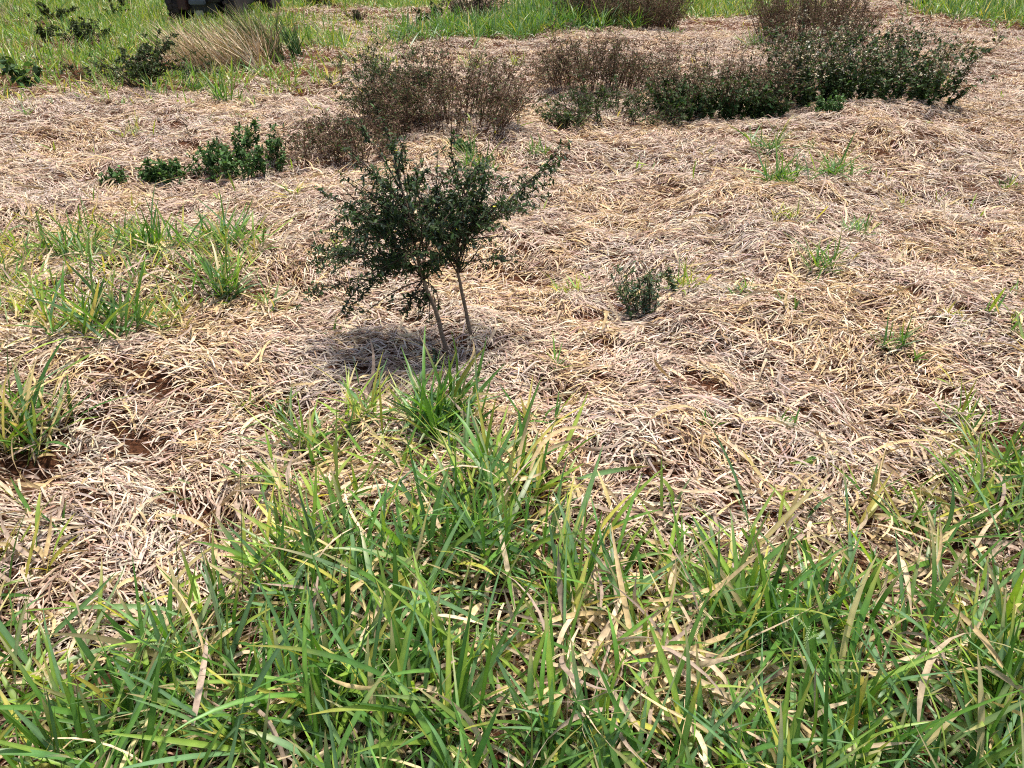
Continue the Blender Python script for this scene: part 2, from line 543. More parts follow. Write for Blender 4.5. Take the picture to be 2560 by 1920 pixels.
def tillers(mb, rng, x, y, w, hs=1.0, ls=1.0, ws=1.0, nl=5, nseg=7, K=3, pitch=(62, 16), lean=None, stems=True):
    """grass shoots: a leaning culm with two ranks of long pointed leaves"""
    n = len(x)
    if n == 0: return
    b = np.stack([x, y, H(x, y)], -1)
    az = rng.uniform(0, 2 * math.pi, n)
    if lean is not None:
        az = lean + rng.normal(0, 1.0, n)
    pit = np.radians(np.clip(rng.normal(pitch[0], pitch[1], n), 15, 88))
    SL = rng.uniform(.05, .16, n) * hs
    sp, sa, sv = lines(b, az, pit, SL, rng.normal(-.1, .25, n), rng.normal(0, .2, n), 3)
    tint = rng.uniform(.72, 1.2, (n, 1))
    grow = np.clip(1 + .16 * NF(x * 1.7 + 5, y * 1.7), .6, 1.4)
    if stems:
        sc = pick(rng, n, (3, 1, 2, .3, 2, .6)) * .9
        tubes(mb, sp, np.broadcast_to(np.array([.0019, .0017, .0014, .0009]) * ws, (n, 4)), sc, 3)
    ph = rng.uniform(0, 2 * math.pi, n)
    for j in range(nl):
        k = rng.random(n) < (.95 if j > 0 else .7)
        m = int(k.sum())
        if m == 0: continue
        t = np.clip((j + rng.uniform(0, .8, m)) / nl * 1.05, 0, 1) * 3
        i = np.minimum(t.astype(int), 2)
        fr = (t - i)[:, None]
        q = np.nonzero(k)[0]
        p0 = sp[q, i] * (1 - fr) + sp[q, i + 1] * fr
        la = ph[q] + math.pi * (j % 2) + rng.normal(0, .5, m)
        if j == nl - 1:
            la = np.where(rng.random(m) < .7, az[q] + rng.normal(0, .3, m), la)
            lp = sv[q, 2] + rng.normal(0.05, .12, m)
        else:
            lp = np.radians(np.clip(rng.normal(58 - 3 * (nl - j), 15, m), 12, 86))
        L = rng.uniform(.10, .31, m) * ls * grow[q] * (.75 if j == 0 else 1)
        W = rng.uniform(.007, .0165, m) * ws
        bend = -np.abs(rng.normal(.22, .30, m)) * (1 + .6 * (rng.random(m) < .15) * 2)
        pts, av, pv = lines(p0, la, lp, L, bend, rng.normal(0, .22, m), nseg)
        lo = H(pts[..., 0], pts[..., 1]) + .008
        pts[..., 2] = np.maximum(pts[..., 2], lo)
        wj = np.array(w, float)
        if j <= 1: wj = wj * [1, .8, 1.2, 2.2, 1, 3.2]
        c = pick(rng, m, wj) * tint[q]
        tip = c.copy()
        br = rng.random(m)
        tip = np.where((br < .16)[:, None], G_TAN * .8, tip)
        tip = np.where((br > .88)[:, None], G_YEL * .9, tip)
        ribbons(mb, pts, av, pv, W, PROF_LEAF, c, tip, roll=rng.normal(0, .35, m), twist=rng.normal(0, .5, m), fold=rng.choice([.15, .3, .45]), K=K, mid=1.2, tip_from=.55)


rng = np.random.default_rng(5)
mb = MB()
# foreground sward
x, y = wedge(rng, .35, 3.4, 680, 1.0)
d = inpoly(P_FRONT, x, y, .10)
edge = ~inpoly(P_FRONT, x, y + .22, .12) & d
pr = np.where(d, np.where(edge, .55, .9), 0)
pr = np.where(d & (x > .75) & (y > 1.5), .45, pr)
pr *= np.clip(.74 + .55 * NF(x * 1.3, y * 1.3) + .3 * NF3(x, y), .12, 1)
pr *= 1 - .95 * np.exp(-(((x - hx) / .20) ** 2 + ((y - hy) / .13) ** 2))
pr *= 1 - .7 * np.exp(-(((x + .19) / .10) ** 2 + ((y - 1.32) / .08) ** 2))
pr = np.where(pip(P_SOIL[2], x, y), pr * .25, pr)
k = rng.random(len(x)) < pr
x, y, e = x[k], y[k], edge[k]
inn = ~e
tillers(mb, rng, x[inn], y[inn], (5, 4.2, 2.2, .3, 2.2, .3), lean=math.radians(105))
tillers(mb, rng, x[e], y[e], (3.5, 2, 3.4, .9, 1.6, 1.2), hs=.9, ls=.9, pitch=(48, 18), lean=math.radians(105))
# stray shoots past the fringe
x, y = wedge(rng, 1.2, 3.4, 60, .8)
k = inpoly(P_FRONT, x, y - .25, .15) & ~inpoly(P_FRONT, x, y, .08) & (rng.random(len(x)) < .6)
tillers(mb, rng, x[k], y[k], (2, .8, 4, 2, .6, 2), hs=.7, ls=.75, nl=4, pitch=(40, 18))
# the half-green patch in the middle of the photo
x, y = wedge(rng, 1.8, 3.2, 300, .5)
k = inpoly(P_CLUMP, x, y, .05) & (rng.random(len(x)) < .40)
tillers(mb, rng, x[k], y[k], (3.5, 2.2, 3, 1, 2, 1.2), hs=.8, ls=.8, pitch=(48, 18), nl=4)
# left patches
x, y = wedge(rng, 3.0, 5.2, 330, 1.2)
k = inpoly(P_LEFT, x, y, .12) & (rng.random(len(x)) < np.clip(.5 + .45 * NF(x + 4, y), .1, .9))
tillers(mb, rng, x[k], y[k], (3.2, 2.2, 3.4, 1.8, 1.8, 2.6), hs=.65, ls=.66, ws=.85, pitch=(46, 20), nl=4, nseg=5)
x, y = wedge(rng, 2, 3.4, 260, 1.2)
k = inpoly(P_EDGE, x, y, .08) & (rng.random(len(x)) < .5)
tillers(mb, rng, x[k], y[k], (4, 2.5, 2.2, .7, 3, 1), hs=.9, ls=.9, pitch=(48, 20), nl=4, nseg=5)
x, y = wedge(rng, 2.6, 4, 200, 1.2)
k = inpoly(P_REDGE, x, y, .08) & (rng.random(len(x)) < .4)
tillers(mb, rng, x[k], y[k], (3, 1, 3, 2, 2, 2), hs=.8, ls=.8, pitch=(40, 20), nl=4, nseg=5)
# thin yellow-green regrowth scattered through the thatch
x, y = wedge(rng, 3.2, 21, 6.5, 1.0)
k = (NF2(x + 11, y) > .35) & ~inpoly(P_LEFT, x, y)
tillers(mb, rng, x[k], y[k], (2, .5, 4, 2, .5, 1.5), hs=.55, ls=.55, nl=3, nseg=4, K=2, pitch=(45, 20), stems=False)
grass = mb.build('grass', M_GRASS)
tag(grass, kind='stuff')

# far meadow
mb = MB()
x, y = wedge(rng, 8.0, 29, 190, 1.0)
z1 = inpoly(P_FARL, x, y, .35)
cover = np.clip(.62 + .40 * NF2(x * .55, y * .55) + .08 * (y - 11), .12, 1)
tx, ty = gp(560, 175)
tus = ((x - tx) / 1.5) ** 2 + ((y - ty - .5) / 1.0) ** 2 < 1
k = z1 & ~tus & (rng.random(len(x)) < cover)
tillers(mb, rng, x[k], y[k], (5.0, .8, 4.2, .35, 1.6, .6), hs=.9, ls=.95, ws=1.1, nl=3, nseg=3, K=2, pitch=(62, 16), stems=False)
k = inpoly(P_FADE, x, y, .35) & ~z1 & (rng.random(len(x)) < np.clip(.16 + .22 * NF(x * .7 + 9, y * .7), 0, .5))
tillers(mb, rng, x[k], y[k], (3.0, .5, 4, 1.6, 1.0, 1.5), hs=.6, ls=.65, ws=1.0, nl=3, nseg=3, K=2, pitch=(50, 18), stems=False)
k = inpoly(P_FARALL, x, y, .3) & ~z1 & (rng.random(len(x)) < .5)
tillers(mb, rng, x[k], y[k], (3.5, 1, 3.5, 1.2, 1.0, 1), hs=1.0, ls=1.1, ws=1.6, nl=3, nseg=3, K=2, stems=False)
x, y = wedge(rng, 10, 24, 260, 1.0)
k = inpoly(P_BAND, x, y, .25) & (rng.random(len(x)) < .85)
tillers(mb, rng, x[k], y[k], (4, 2.5, 1.2, .1, 2.2, .1), hs=1.4, ls=1.35, ws=1.25, nl=4, nseg=4, K=2, pitch=(66, 14), stems=False)
k = inpoly(P_TOPR, x, y, .3) & (rng.random(len(x)) < .5)
tillers(mb, rng, x[k], y[k], (4, 1.2, 2.5, .5, 2, .6), hs=1.1, ls=1.1, ws=1.4, nl=3, nseg=3, K=2, stems=False)
k = inpoly(P_TOPR2, x, y, .3) & (rng.random(len(x)) < .65)
tillers(mb, rng, x[k], y[k], (4, 2, 1.5, .3, 2, .4), hs=1.3, ls=1.3, ws=1.4, nl=3, nseg=3, K=2, stems=False)
meadow = mb.build('meadow_grass', M_GRASS)
tag(meadow, kind='stuff')

# ------------------------------------------------------------------ single grass tufts standing in the straw
def ground_at(px, py):
    gx_, gy_ = gp(px, py)
    return np.array([gx_, gy_, float(H(gx_, gy_))])


def tuft(px, py, wpx, hpx, label, w, nsh=16, name='grass_tuft', cat='grass tuft', pitch=(48, 20), ws=1.0, seed=0, group=None, foot=.28):
    rng = np.random.default_rng(900 + seed + int(px))
    b = ground_at(px, py)
    sl = math.hypot(b[1], CAM_H)
    m = sl / F
    wid, hei = wpx * m, hpx * m
    s = max(hei / .24, wid / .42)
    t = thing(name, label, cat, b, group)
    mb = MB()
    nsh = int(nsh * 1.5) if name == 'grass_tuft' and nsh > 4 else nsh
    x = b[0] + rng.normal(0, wid * foot * .6, nsh)
    y = b[1] + rng.normal(0, wid * foot * .5, nsh)
    far = b[1] > 5
    tillers(mb, rng, x, y, w, hs=s * .7, ls=s, ws=ws * max(.6, min(1.1, s * .95)), nl=4, nseg=4 if far else 6, K=2 if far else 3, pitch=pitch)
    mb.build('blades', M_GRASS, t)
    return t


BRIGHT, DARKG, YG, MIXG = (5, .8, 1.2, .1, 3.5, 0), (3, 2, .5, .1, 5, .1), (1.5, .3, 5, 2, .3, .8), (4, 2, 2.5, .6, 2, .5)
TUFTS = [
    (1945, 478, 125, 58, 'bright green grass tuft on open straw, fuller of the neighbouring pair', BRIGHT, 22),
    (2082, 460, 125, 62, 'bright spiky grass tuft with a long blade bent right, beside the fuller tuft', BRIGHT, 15),
    (2168, 440, 36, 26, 'tiny upright green sprout just past the spiky bright tuft', BRIGHT, 4),
    (2118, 598, 80, 48, 'blue green broad bladed grass rosette in the straw', (2, 6, .5, 0, 2, 0), 8),
    (2168, 588, 40, 34, 'small slanting green sprout right beside the blue green rosette', BRIGHT, 4),
    (1968, 560, 95, 55, 'yellow green grass tuft above a dark hollow in the straw', YG, 9),
    (2266, 512, 40, 46, 'thin yellow green sprout on straw behind the blue green rosette', YG, 4),
    (1905, 402, 115, 36, 'dark low spreading grass tuft in front of the flowering bush', DARKG, 14),
    (2020, 390, 60, 30, 'slanted few bladed green tuft below the flowering bush', DARKG, 4),
    (2045, 702, 135, 42, 'flat star shaped green tuft alone on open straw', BRIGHT, 10),
    (1860, 770, 110, 62, 'open green tuft with a thin upright stem and drooping blades', DARKG, 7),
    (1955, 800, 70, 46, 'small leaning green shoot beside the open tuft with the thin stem', MIXG, 4),
    (2230, 882, 135, 48, 'dark low grass tuft half sunk in the straw near the right edge', DARKG, 10),
    (690, 998, 120, 66, 'small dark green rosette of blades above a bare soil crack', MIXG, 8),
    (615, 985, 70, 60, 'two long green blades leaning left beside the dark rosette', MIXG, 2),
    (1382, 970, 60, 68, 'pair of upright green blades on straw between the shrub and the sward', BRIGHT, 3),
    (1428, 730, 100, 66, 'yellow green shoots left of the small leafy weed', YG, 7),
    (1718, 738, 90, 70, 'lime green grass tuft right of the small leafy weed', YG, 10),
    (1195, 452, 120, 30, 'light green low grass patch right behind the tall two stemmed shrub', BRIGHT, 16),
    (1340, 395, 85, 38, 'dark green tuft of blades under the long shoot of the shrub', DARKG, 9),
    (1195, 178, 70, 44, 'upright green tuft behind the wide brown bush', MIXG, 9),
    (1285, 168, 60, 36, 'pale green tuft between two brown bushes', YG, 7),
    (2528, 460, 60, 50, 'upright green blades at the right edge of the straw', BRIGHT, 6),
    (850, 828, 90, 52, 'few dark green blades lying on straw left of the shrub stems', DARKG, 3),
    (735, 510, 80, 50, 'yellow green leaning grass shoots left of the shrub crown', YG, 6),
    (2375, 810, 80, 28, 'golden fading grass tuft by the right edge', (1, 0, 2, 5, .2, 3), 7),
    (1768, 1122, 50, 46, 'single small green sprout on straw above the sward', BRIGHT, 3),
    (1955, 1080, 90, 34, 'wispy low green weed tuft on grey straw', DARKG, 5),
    (1880, 118, 60, 44, 'short dark tuft on straw left of the brown bush near the top', DARKG, 8),
    (1690, 85, 50, 24, 'small green tuft on pale straw near the upper edge', MIXG, 6),
    (66, 305, 26, 42, 'lone narrow green shoot on straw under the big leaved plant', BRIGHT, 2),
    (240, 385, 20, 40, 'lone pale green blade on straw above the dark hollow', YG, 1),
    (330, 340, 100, 30, 'yellowish regrowth tuft on straw below the dark left shrub', YG, 6),
    (555, 255, 110, 40, 'bright green tuft at the near end of the tall dry tussock', BRIGHT, 12),
    (480, 225, 90, 36, 'broad leaved light green tuft between the dark shrub and tussock', (4, 2, 3, 0, .5, 0), 8),
    (2440, 1035, 170, 90, 'spread of green and straw coloured blades above the right soil patch', MIXG, 8),
    (2530, 1140, 110, 175, 'tall dark upright blades over bare soil at the right edge', DARKG, 9),
    (1320, 1120, 170, 80, 'two long green blades reaching right from the sward edge', BRIGHT, 3),
    (150, 1310, 70, 90, 'lone green shoot leaning over trodden straw, left side', BRIGHT, 2),
]
for i, (px, py, w_, h_, lab, pal, ns) in enumerate(TUFTS):
    tuft(px, py, w_, h_, lab, pal, ns, seed=i, group='grass tufts in the straw')
tuft(1110, 1110, 260, 170, 'big dense dark green grass clump between the shrub and the foreground sward', (5, 2.5, 1, .2, 5, .3), 44, 'grass_clump', 'grass clump', (64, 14), seed=71)
tuft(760, 1120, 150, 130, 'half dry green clump with one tall upright blade left of the dense clump', (4, 3, 2, .6, 2, 1), 15, 'grass_clump', 'grass clump', seed=72)
tuft(265, 860, 300, 170, 'dark green clump with upright blades at the near edge of the left patch', (5, 3, 1, .3, 4, .3), 34, 'grass_clump', 'grass clump', (62, 15), seed=73)
tuft(45, 1085, 260, 170, 'dark grass clump with dry blades hanging over bare red soil at the left edge', (2.5, 2, .6, .5, 6, 4), 40, 'grass_clump', 'grass clump', (50, 20), seed=78)
tuft(560, 735, 170, 120, 'green clump at the right end of the left grass patch', (5, 3, 1.5, .3, 3, .3), 26, 'grass_clump', 'grass clump', (62, 15), seed=74)
tuft(560, 632, 190, 95, 'dark green clump at the far right corner of the left grass patch', (5, 2.5, 1, .2, 4, .2), 28, 'grass_clump', 'grass clump', (58, 15), seed=75)
tuft(370, 640, 180, 90, 'spiky green clump along the far edge of the left grass patch', (5, 2.5, 1, .2, 4, .2), 26, 'grass_clump', 'grass clump', (56, 16), seed=76)
tuft(190, 650, 170, 100, 'tall bladed clump in the far left corner of the grass patch', (5, 2.5, 1, .2, 4, .2), 24, 'grass_clump', 'grass clump', (58, 16), seed=77)

# ------------------------------------------------------------------ shrubs and weeds
C_TWIG, C_BROWN, C_OLIVE, C_DKLEAF, C_NETTLE, C_PALE = [np.array(c) for c in
    ((.085, .058, .040), (.20, .132, .088), (.095, .105, .038), (.036, .060, .019), (.075, .150, .040), (.52, .44, .28))]


def children(rng, par, n, t0, t1, ang, lf, bend, nseg=4, az_sd=None):
    """n side shoots off the lines of par = (pts, av, pv, L)"""
    pts, av, pv, L = par
    i = rng.choice(len(L), n, p=L / L.sum())
    t = rng.uniform(t0, t1, n)
    r = pts.shape[1] - 1
    j = np.minimum((t * r).astype(int), r - 1)
    f = (t * r - j)[:, None]
    p = pts[i, j] * (1 - f) + pts[i, j + 1] * f
    a = av[i, j] + (rng.uniform(-math.pi, math.pi, n) if az_sd is None else rng.normal(0, az_sd, n))
    pi_ = pv[i, j] - np.radians(np.abs(rng.normal(ang, ang * .4, n)))
    LL = L[i] * lf * (1.1 - .6 * t) * rng.uniform(.5, 1.2, n)
    q, qa, qp = lines(p, a, pi_, LL, rng.normal(bend, .3, n), rng.normal(0, .3, n), nseg)
    return q, qa, qp, LL


def twig_tubes(mb, S, r0, r1, col, rng, sides=4):
    n, k = S[0].shape[:2]
    rad = np.linspace(r0, r1, k)[None] * rng.uniform(.8, 1.2, n)[:, None]
    tubes(mb, S[0], rad, col * rng.uniform(.7, 1.3, (n, 1)), sides)


def leaves_on(mb, rng, S, n, t0, t1, lmin, lmax, wr, cols, pitch=(20, 30), fold=.2, zlo=None, zhi=None, oval=True, K=3, bend=-.5):
    pts, av, pv, L = S
    i = rng.choice(len(L), n, p=L / L.sum())
    t = rng.uniform(t0, t1, n)
    r = pts.shape[1] - 1
    j = np.minimum((t * r).astype(int), r - 1)
    f = (t * r - j)[:, None]
    p = pts[i, j] * (1 - f) + pts[i, j + 1] * f
    keep = np.ones(n, bool)
    if zlo is not None: keep &= p[:, 2] > zlo + rng.normal(0, .05, n)
    if zhi is not None: keep &= p[:, 2] < zhi + rng.normal(0, .05, n)
    p, i, j = p[keep], i[keep], j[keep]
    n = len(p)
    if n == 0: return
    a = av[i, j] + rng.uniform(-math.pi, math.pi, n)
    q, qa, qp = lines(p, a, np.radians(rng.normal(pitch[0], pitch[1], n)), LL := rng.uniform(lmin, lmax, n), rng.normal(bend, .4, n), np.zeros(n), 3)
    cols = [np.array(c) for c in cols]
    c = np.stack(cols)[rng.integers(0, len(cols), n)] * rng.uniform(.6, 1.45, (n, 1))
    ribbons(mb, q, qa, qp, LL * wr * rng.uniform(.8, 1.2, n), PROF_OVAL if oval else PROF_LEAF, c, c, roll=rng.normal(0, .5, n), fold=fold, K=K, mid=1.05)


def bush(px, py, wpx, hpx, label, kind, name='bush', cat='bush', seed=0, lean=0.0, depth=.8, dens=1.0, group=None):
    """a shrubby weed: stems from a spread of rootstocks, two orders of twigs, leaves, seed heads"""
    rng = np.random.default_rng(3000 + seed)
    b = ground_at(px, py)
    m = math.hypot(b[1], CAM_H) / F
    wid, hei = wpx * m, hpx * m / .96
    K = kind
    t = thing(name, label, cat, b, group)
    n1 = max(3, int(K['stems'] * wid * dens)) if K.get('per_m', True) else K['stems']
    fx = K.get('foot', .55)
    ox = rng.uniform(-1, 1, n1) * wid * .5 * fx
    oy = rng.uniform(0, 1, n1) * wid * .5 * depth * fx * 2
    x, y = b[0] + ox, b[1] + oy
    P = np.stack([x, y, H(x, y)], -1)
    out = np.arctan2(oy - wid * .25 * depth * fx * 2, ox + 1e-6)
    az = out + rng.normal(0, .7, n1)
    edge = np.clip(np.abs(ox) / (wid * .5 * fx + 1e-6), 0, 1)
    pit = np.radians(np.clip(90 - K.get('fan', 28) * (.35 + .9 * edge) * rng.uniform(.5, 1.4, n1), 20, 90))
    lob = .5 + .5 * np.sin(ox * 2 * math.pi / rng.uniform(.28, .4) + rng.uniform(0, 6)) * np.cos(oy * 2 * math.pi / .45 + rng.uniform(0, 6))
    L = hei * rng.uniform(.55, 1.02, n1) * (.74 + .34 * lob) * np.where(rng.random(n1) < .07, 1.22, 1.0) * (1 - .18 * edge ** 2) / np.sin(pit) ** .6
    q, qa, qp = lines(P, az, pit, L, rng.normal(-.15, .15, n1) * K.get('droop', 1), rng.normal(0, .4, n1), 6)
    if lean:
        q[..., 0] += lean * (q[..., 2] - b[2])
    S1 = (q, qa, qp, L)
    mbr = MB()
    th = K.get('thick', 1.0) * max(1, b[1] / 9)
    twig_tubes(mbr, S1, .0042 * th, .0016 * th, np.array(K['twig']), rng)
    S2 = children(rng, S1, int(n1 * K['side']), .2, .97, 38, .34, .15)
    twig_tubes(mbr, S2, .0020 * th, .0010 * th, np.array(K['twig']), rng, 3)
    S3 = children(rng, S2, int(n1 * K['side'] * K['fine']), .2, 1.0, 35, .55, .1, 3)
    twig_tubes(mbr, S3, .0012 * th, .0007 * th, np.array(K['twig']) * 1.15, rng, 3)
    mbr.build('branches', M_BARK, t)
    z0 = b[2]
    for part, mat, n, S, t0, t1, lo, hi, wr, cols, zl, zh in K['leaves']:
        mbl = MB()
        leaves_on(mbl, rng, (S1, S2, S3)[S], int(n * wid * hei * dens), t0, t1, lo, hi, wr, cols,
                  zlo=None if zl is None else z0 + zl * hei, zhi=None if zh is None else z0 + zh * hei, pitch=K.get('lp', (15, 35)))
        if mbl.n:
            mbl.build(part, mat, t)
    return t


BR = [C_BROWN, C_BROWN * .7, C_BROWN * [1.25, 1.2, 1.2], C_OLIVE * 1.1]
GRN = [C_DKLEAF, C_DKLEAF * 1.5, C_NETTLE * .8]
K_BROWN = dict(stems=110, side=10, fine=2.2, fan=24, twig=C_TWIG * [1.5, 1.25, 1.1], foot=.85, thick=.9,
               leaves=[('dry_leaves', M_DRY, 15000, 2, .1, 1, .012, .026, .5, BR, .12, None), ('green_leaves', M_LEAF, 2600, 1, .1, 1, .015, .035, .45, [C_OLIVE, C_DKLEAF * 1.6], None, .8)])
K_BROWN_GREENISH = dict(stems=90, side=10, fine=2.2, fan=20, twig=C_TWIG, foot=.8, thick=.8,
                        leaves=[('dry_leaves', M_DRY, 3500, 2, .1, 1, .010, .022, .45, BR, .15, None), ('green_leaves', M_LEAF, 17000, 2, .05, 1, .014, .03, .45, [C_OLIVE * .8, C_DKLEAF * 1.4, C_NETTLE * .7], None, None)])
K_MIXED = dict(stems=95, side=10, fine=2.0, fan=22, twig=C_TWIG * [1.3, 1.1, 1], foot=.85, thick=.8,
               leaves=[('dry_leaves', M_DRY, 9500, 2, .1, 1, .012, .024, .5, BR + [C_PALE * .8], .34, None),
                       ('green_leaves', M_LEAF, 5200, 1, 0, 1, .024, .048, .66, GRN, None, .46), ('low_leaves', M_LEAF, 5200, 0, .02, .4, .026, .055, .66, GRN, None, .36)])
K_FLOWER = dict(stems=80, side=9, fine=2.0, fan=26, twig=C_TWIG, foot=.85, thick=.9,
                leaves=[('green_leaves', M_LEAF, 4300, 1, 0, 1, .022, .048, .68, GRN, None, .66), ('low_leaves', M_LEAF, 4200, 0, .02, .45, .026, .055, .68, GRN, None, .4),
                        ('dry_leaves', M_DRY, 11000, 2, .1, 1, .012, .026, .5, BR + [C_OLIVE], .35, None),
                        ('flower_heads', M_DRY, 4600, 2, .7, 1, .012, .026, .8, [C_PALE * 1.1, C_PALE * .8, (.62, .58, .46)], .28, None)])
K_LOWGREEN = dict(stems=80, side=9, fine=2.0, fan=48, twig=C_TWIG, foot=.8, thick=.8, droop=2,
                  leaves=[('green_leaves', M_LEAF, 11000, 2, 0, 1, .016, .036, .5, GRN + [C_OLIVE], None, None), ('dry_leaves', M_DRY, 3500, 2, .1, 1, .01, .02, .45, BR, .2, None)])
K_NETTLE = dict(stems=110, side=6, fine=1.5, fan=13, twig=C_NETTLE * .8, foot=.8, thick=.9,
                leaves=[('green_leaves', M_LEAF, 13000, 1, 0, 1, .018, .042, .6, [C_NETTLE, C_NETTLE * .7, C_NETTLE * 1.35, C_DKLEAF * 1.8], None, None)])
K_DARK = dict(stems=40, side=9, fine=2.2, fan=50, twig=C_TWIG * .7, foot=.12, thick=1.0,
              leaves=[('leaves', M_LEAF, 16000, 2, 0, 1, .018, .040, .5, [C_DKLEAF * 1.1, C_OLIVE * .6, C_DKLEAF * 1.5], .26, None)])
K_SPINDLY = dict(stems=8, per_m=False, side=8, fine=1.5, fan=40, twig=C_TWIG * .7, foot=.25, thick=1.1,
                 leaves=[('leaves', M_LEAF, 7000, 1, 0, 1, .024, .046, .5, [C_DKLEAF * 1.2, C_OLIVE * .8], .12, None)])
K_OLIVE = dict(stems=60, side=9, fine=2.2, fan=32, twig=C_TWIG, foot=.5, thick=1.0,
               leaves=[('leaves', M_DRY, 12000, 2, .05, 1, .014, .03, .48, [C_OLIVE, C_BROWN * .6, C_DKLEAF * 1.4], .1, None)])
K_BROAD = dict(stems=5, per_m=False, side=3, fine=.6, fan=26, twig=C_NETTLE * .7, foot=.3, thick=1.4, lp=(5, 28),
               leaves=[('leaves', M_LEAF, 330, 1, .1, 1, .07, .12, .62, [C_NETTLE * .9, C_NETTLE * .6, C_DKLEAF * 1.6], None, None)])

bush(1500, 250, 290, 135, 'low brown twiggy bush on straw left of the two green based bushes', K_BROWN, seed=1, group='dry bushes')
bush(1560, 318, 330, 95, 'thin dark green low bush just below the brown twiggy bush', K_LOWGREEN, seed=2, group='dry bushes')
bush(1810, 308, 330, 185, 'brown topped bush with green leafy base, left of the flowering bush', K_MIXED, seed=3, group='dry bushes')
bush(2180, 285, 430, 210, 'large dark green bush covered with cream dried flower heads', K_FLOWER, seed=4, group='dry bushes')
bush(2050, 118, 250, 135, 'brown bush with bare twigs behind the flowering bush', K_BROWN, seed=5, group='dry bushes')
bush(2068, 318, 70, 50, 'small leafy green sprig at the front foot of the flowering bush', K_NETTLE, 'weed', 'weed', seed=6)
bush(1570, 78, 250, 110, 'dense dark brown bush at the upper edge behind the green band', K_BROWN, seed=7, group='dry bushes', dens=1.2)
bush(1440, 72, 130, 75, 'olive dark bush joined to the left of the dense brown bush', K_OLIVE, seed=8, group='dry bushes')
bush(1115, 372, 340, 190, 'wide brown dry bush right behind the two stemmed shrub', K_BROWN, seed=9, group='dry bushes')
bush(955, 335, 180, 195, 'tall dark green bush at the left of the wide brown bush', K_BROWN_GREENISH, seed=10, group='dry bushes')
bush(850, 418, 310, 115, 'low dry brown bush between the nettles and the two stemmed shrub', K_BROWN, seed=11, group='dry bushes')
bush(585, 442, 235, 92, 'bright green leafy nettle patch, largest of the three in a row', K_NETTLE, 'nettle', 'weed', seed=12, group='nettles on the straw')
bush(408, 458, 115, 66, 'medium leafy green nettle, middle one of the row of three', K_NETTLE, 'nettle', 'weed', seed=13, group='nettles on the straw')
bush(285, 466, 55, 44, 'tiny green nettle beside the dark hollow in the straw', K_NETTLE, 'nettle', 'weed', seed=14, group='nettles on the straw')
bush(1158, 412, 26, 55, 'small upright leafy weed behind the crown of the two stemmed shrub', K_NETTLE, 'weed', 'weed', seed=15)
bush(350, 232, 190, 135, 'dark V shaped shrub on the edge of the far green grass', K_DARK, 'shrub', 'shrub', seed=16, group='dark shrubs in the far grass')
bush(55, 222, 115, 108, 'big leaved dark green plant at the left edge of the grass', K_BROAD, 'leafy_plant', 'plant', seed=17)
bush(215, 118, 75, 75, 'small dark bushy shrub in the grass above the reddish dry stump', K_DARK, 'shrub', 'shrub', seed=18, group='dark shrubs in the far grass')
bush(112, 112, 50, 55, 'thin slanting dark shrub in the grass above the big leaved plant', K_SPINDLY, 'shrub', 'shrub', seed=19, group='dark shrubs in the far grass')
bush(138, 62, 80, 70, 'spindly upright dark shrub near the top left of the meadow', K_SPINDLY, 'shrub', 'shrub', seed=20, group='dark shrubs in the far grass')
bush(285, 55, 50, 55, 'sparse dark shrub in the meadow nearest left of the buggy', K_SPINDLY, 'shrub', 'shrub', seed=21, group='dark shrubs in the far grass')
bush(1090, 78, 95, 68, 'thin dark shrub with open branches above the green grass band', K_SPINDLY, 'shrub', 'shrub', seed=22, group='dark shrubs in the far grass')
bush(1180, 62, 130, 85, 'dense olive brown shrub right of the thin open shrub', K_OLIVE, 'shrub', 'shrub', seed=23, group='dark shrubs in the far grass')
bush(790, 20, 90, 50, 'small dark brown shrub at the upper edge right of the buggy', K_OLIVE, 'shrub', 'shrub', seed=24, group='dark shrubs in the far grass')
bush(2303, 26, 30, 50, 'small dark upright weed at the upper edge near the right corner', K_SPINDLY, 'weed', 'weed', seed=25)
bush(885, 55, 60, 28, 'low grey green weed on straw right of the tall tussock', K_OLIVE, 'weed', 'weed', seed=26)

# small leafy weed right of the shrub
K_WEED = dict(stems=15, per_m=False, side=7, fine=1.2, fan=17, twig=C_TWIG * .8, foot=.6, thick=.6, droop=.4,
              leaves=[('leaves', M_LEAF, 7000, 1, 0, 1, .012, .028, .42, [C_DKLEAF * 1.6, C_NETTLE * .7, C_OLIVE, (.11, .17, .11)], None, None), ('low_leaves', M_LEAF, 3000, 0, .05, .7, .016, .032, .42, [C_DKLEAF * 1.5, (.09, .15, .09)], None, None)])
bush(1612, 800, 130, 180, 'small many stemmed leafy weed on straw right of the tall shrub', K_WEED, 'weed', 'weed', seed=30, lean=-.22)
K_WEED1 = dict(K_WEED, stems=2, foot=.1, fan=8)
bush(1693, 752, 45, 95, 'single leaning dark weed stem right of the many stemmed weed', K_WEED1, 'weed', 'weed', seed=31, lean=-.45)


# ------------------------------------------------------------------ the tall two-stemmed shrub
def bez(p0, p1, p2, n):
    t = np.linspace(0, 1, n)[:, None]
    return (1 - t) ** 2 * p0 + 2 * t * (1 - t) * p1 + t * t * p2


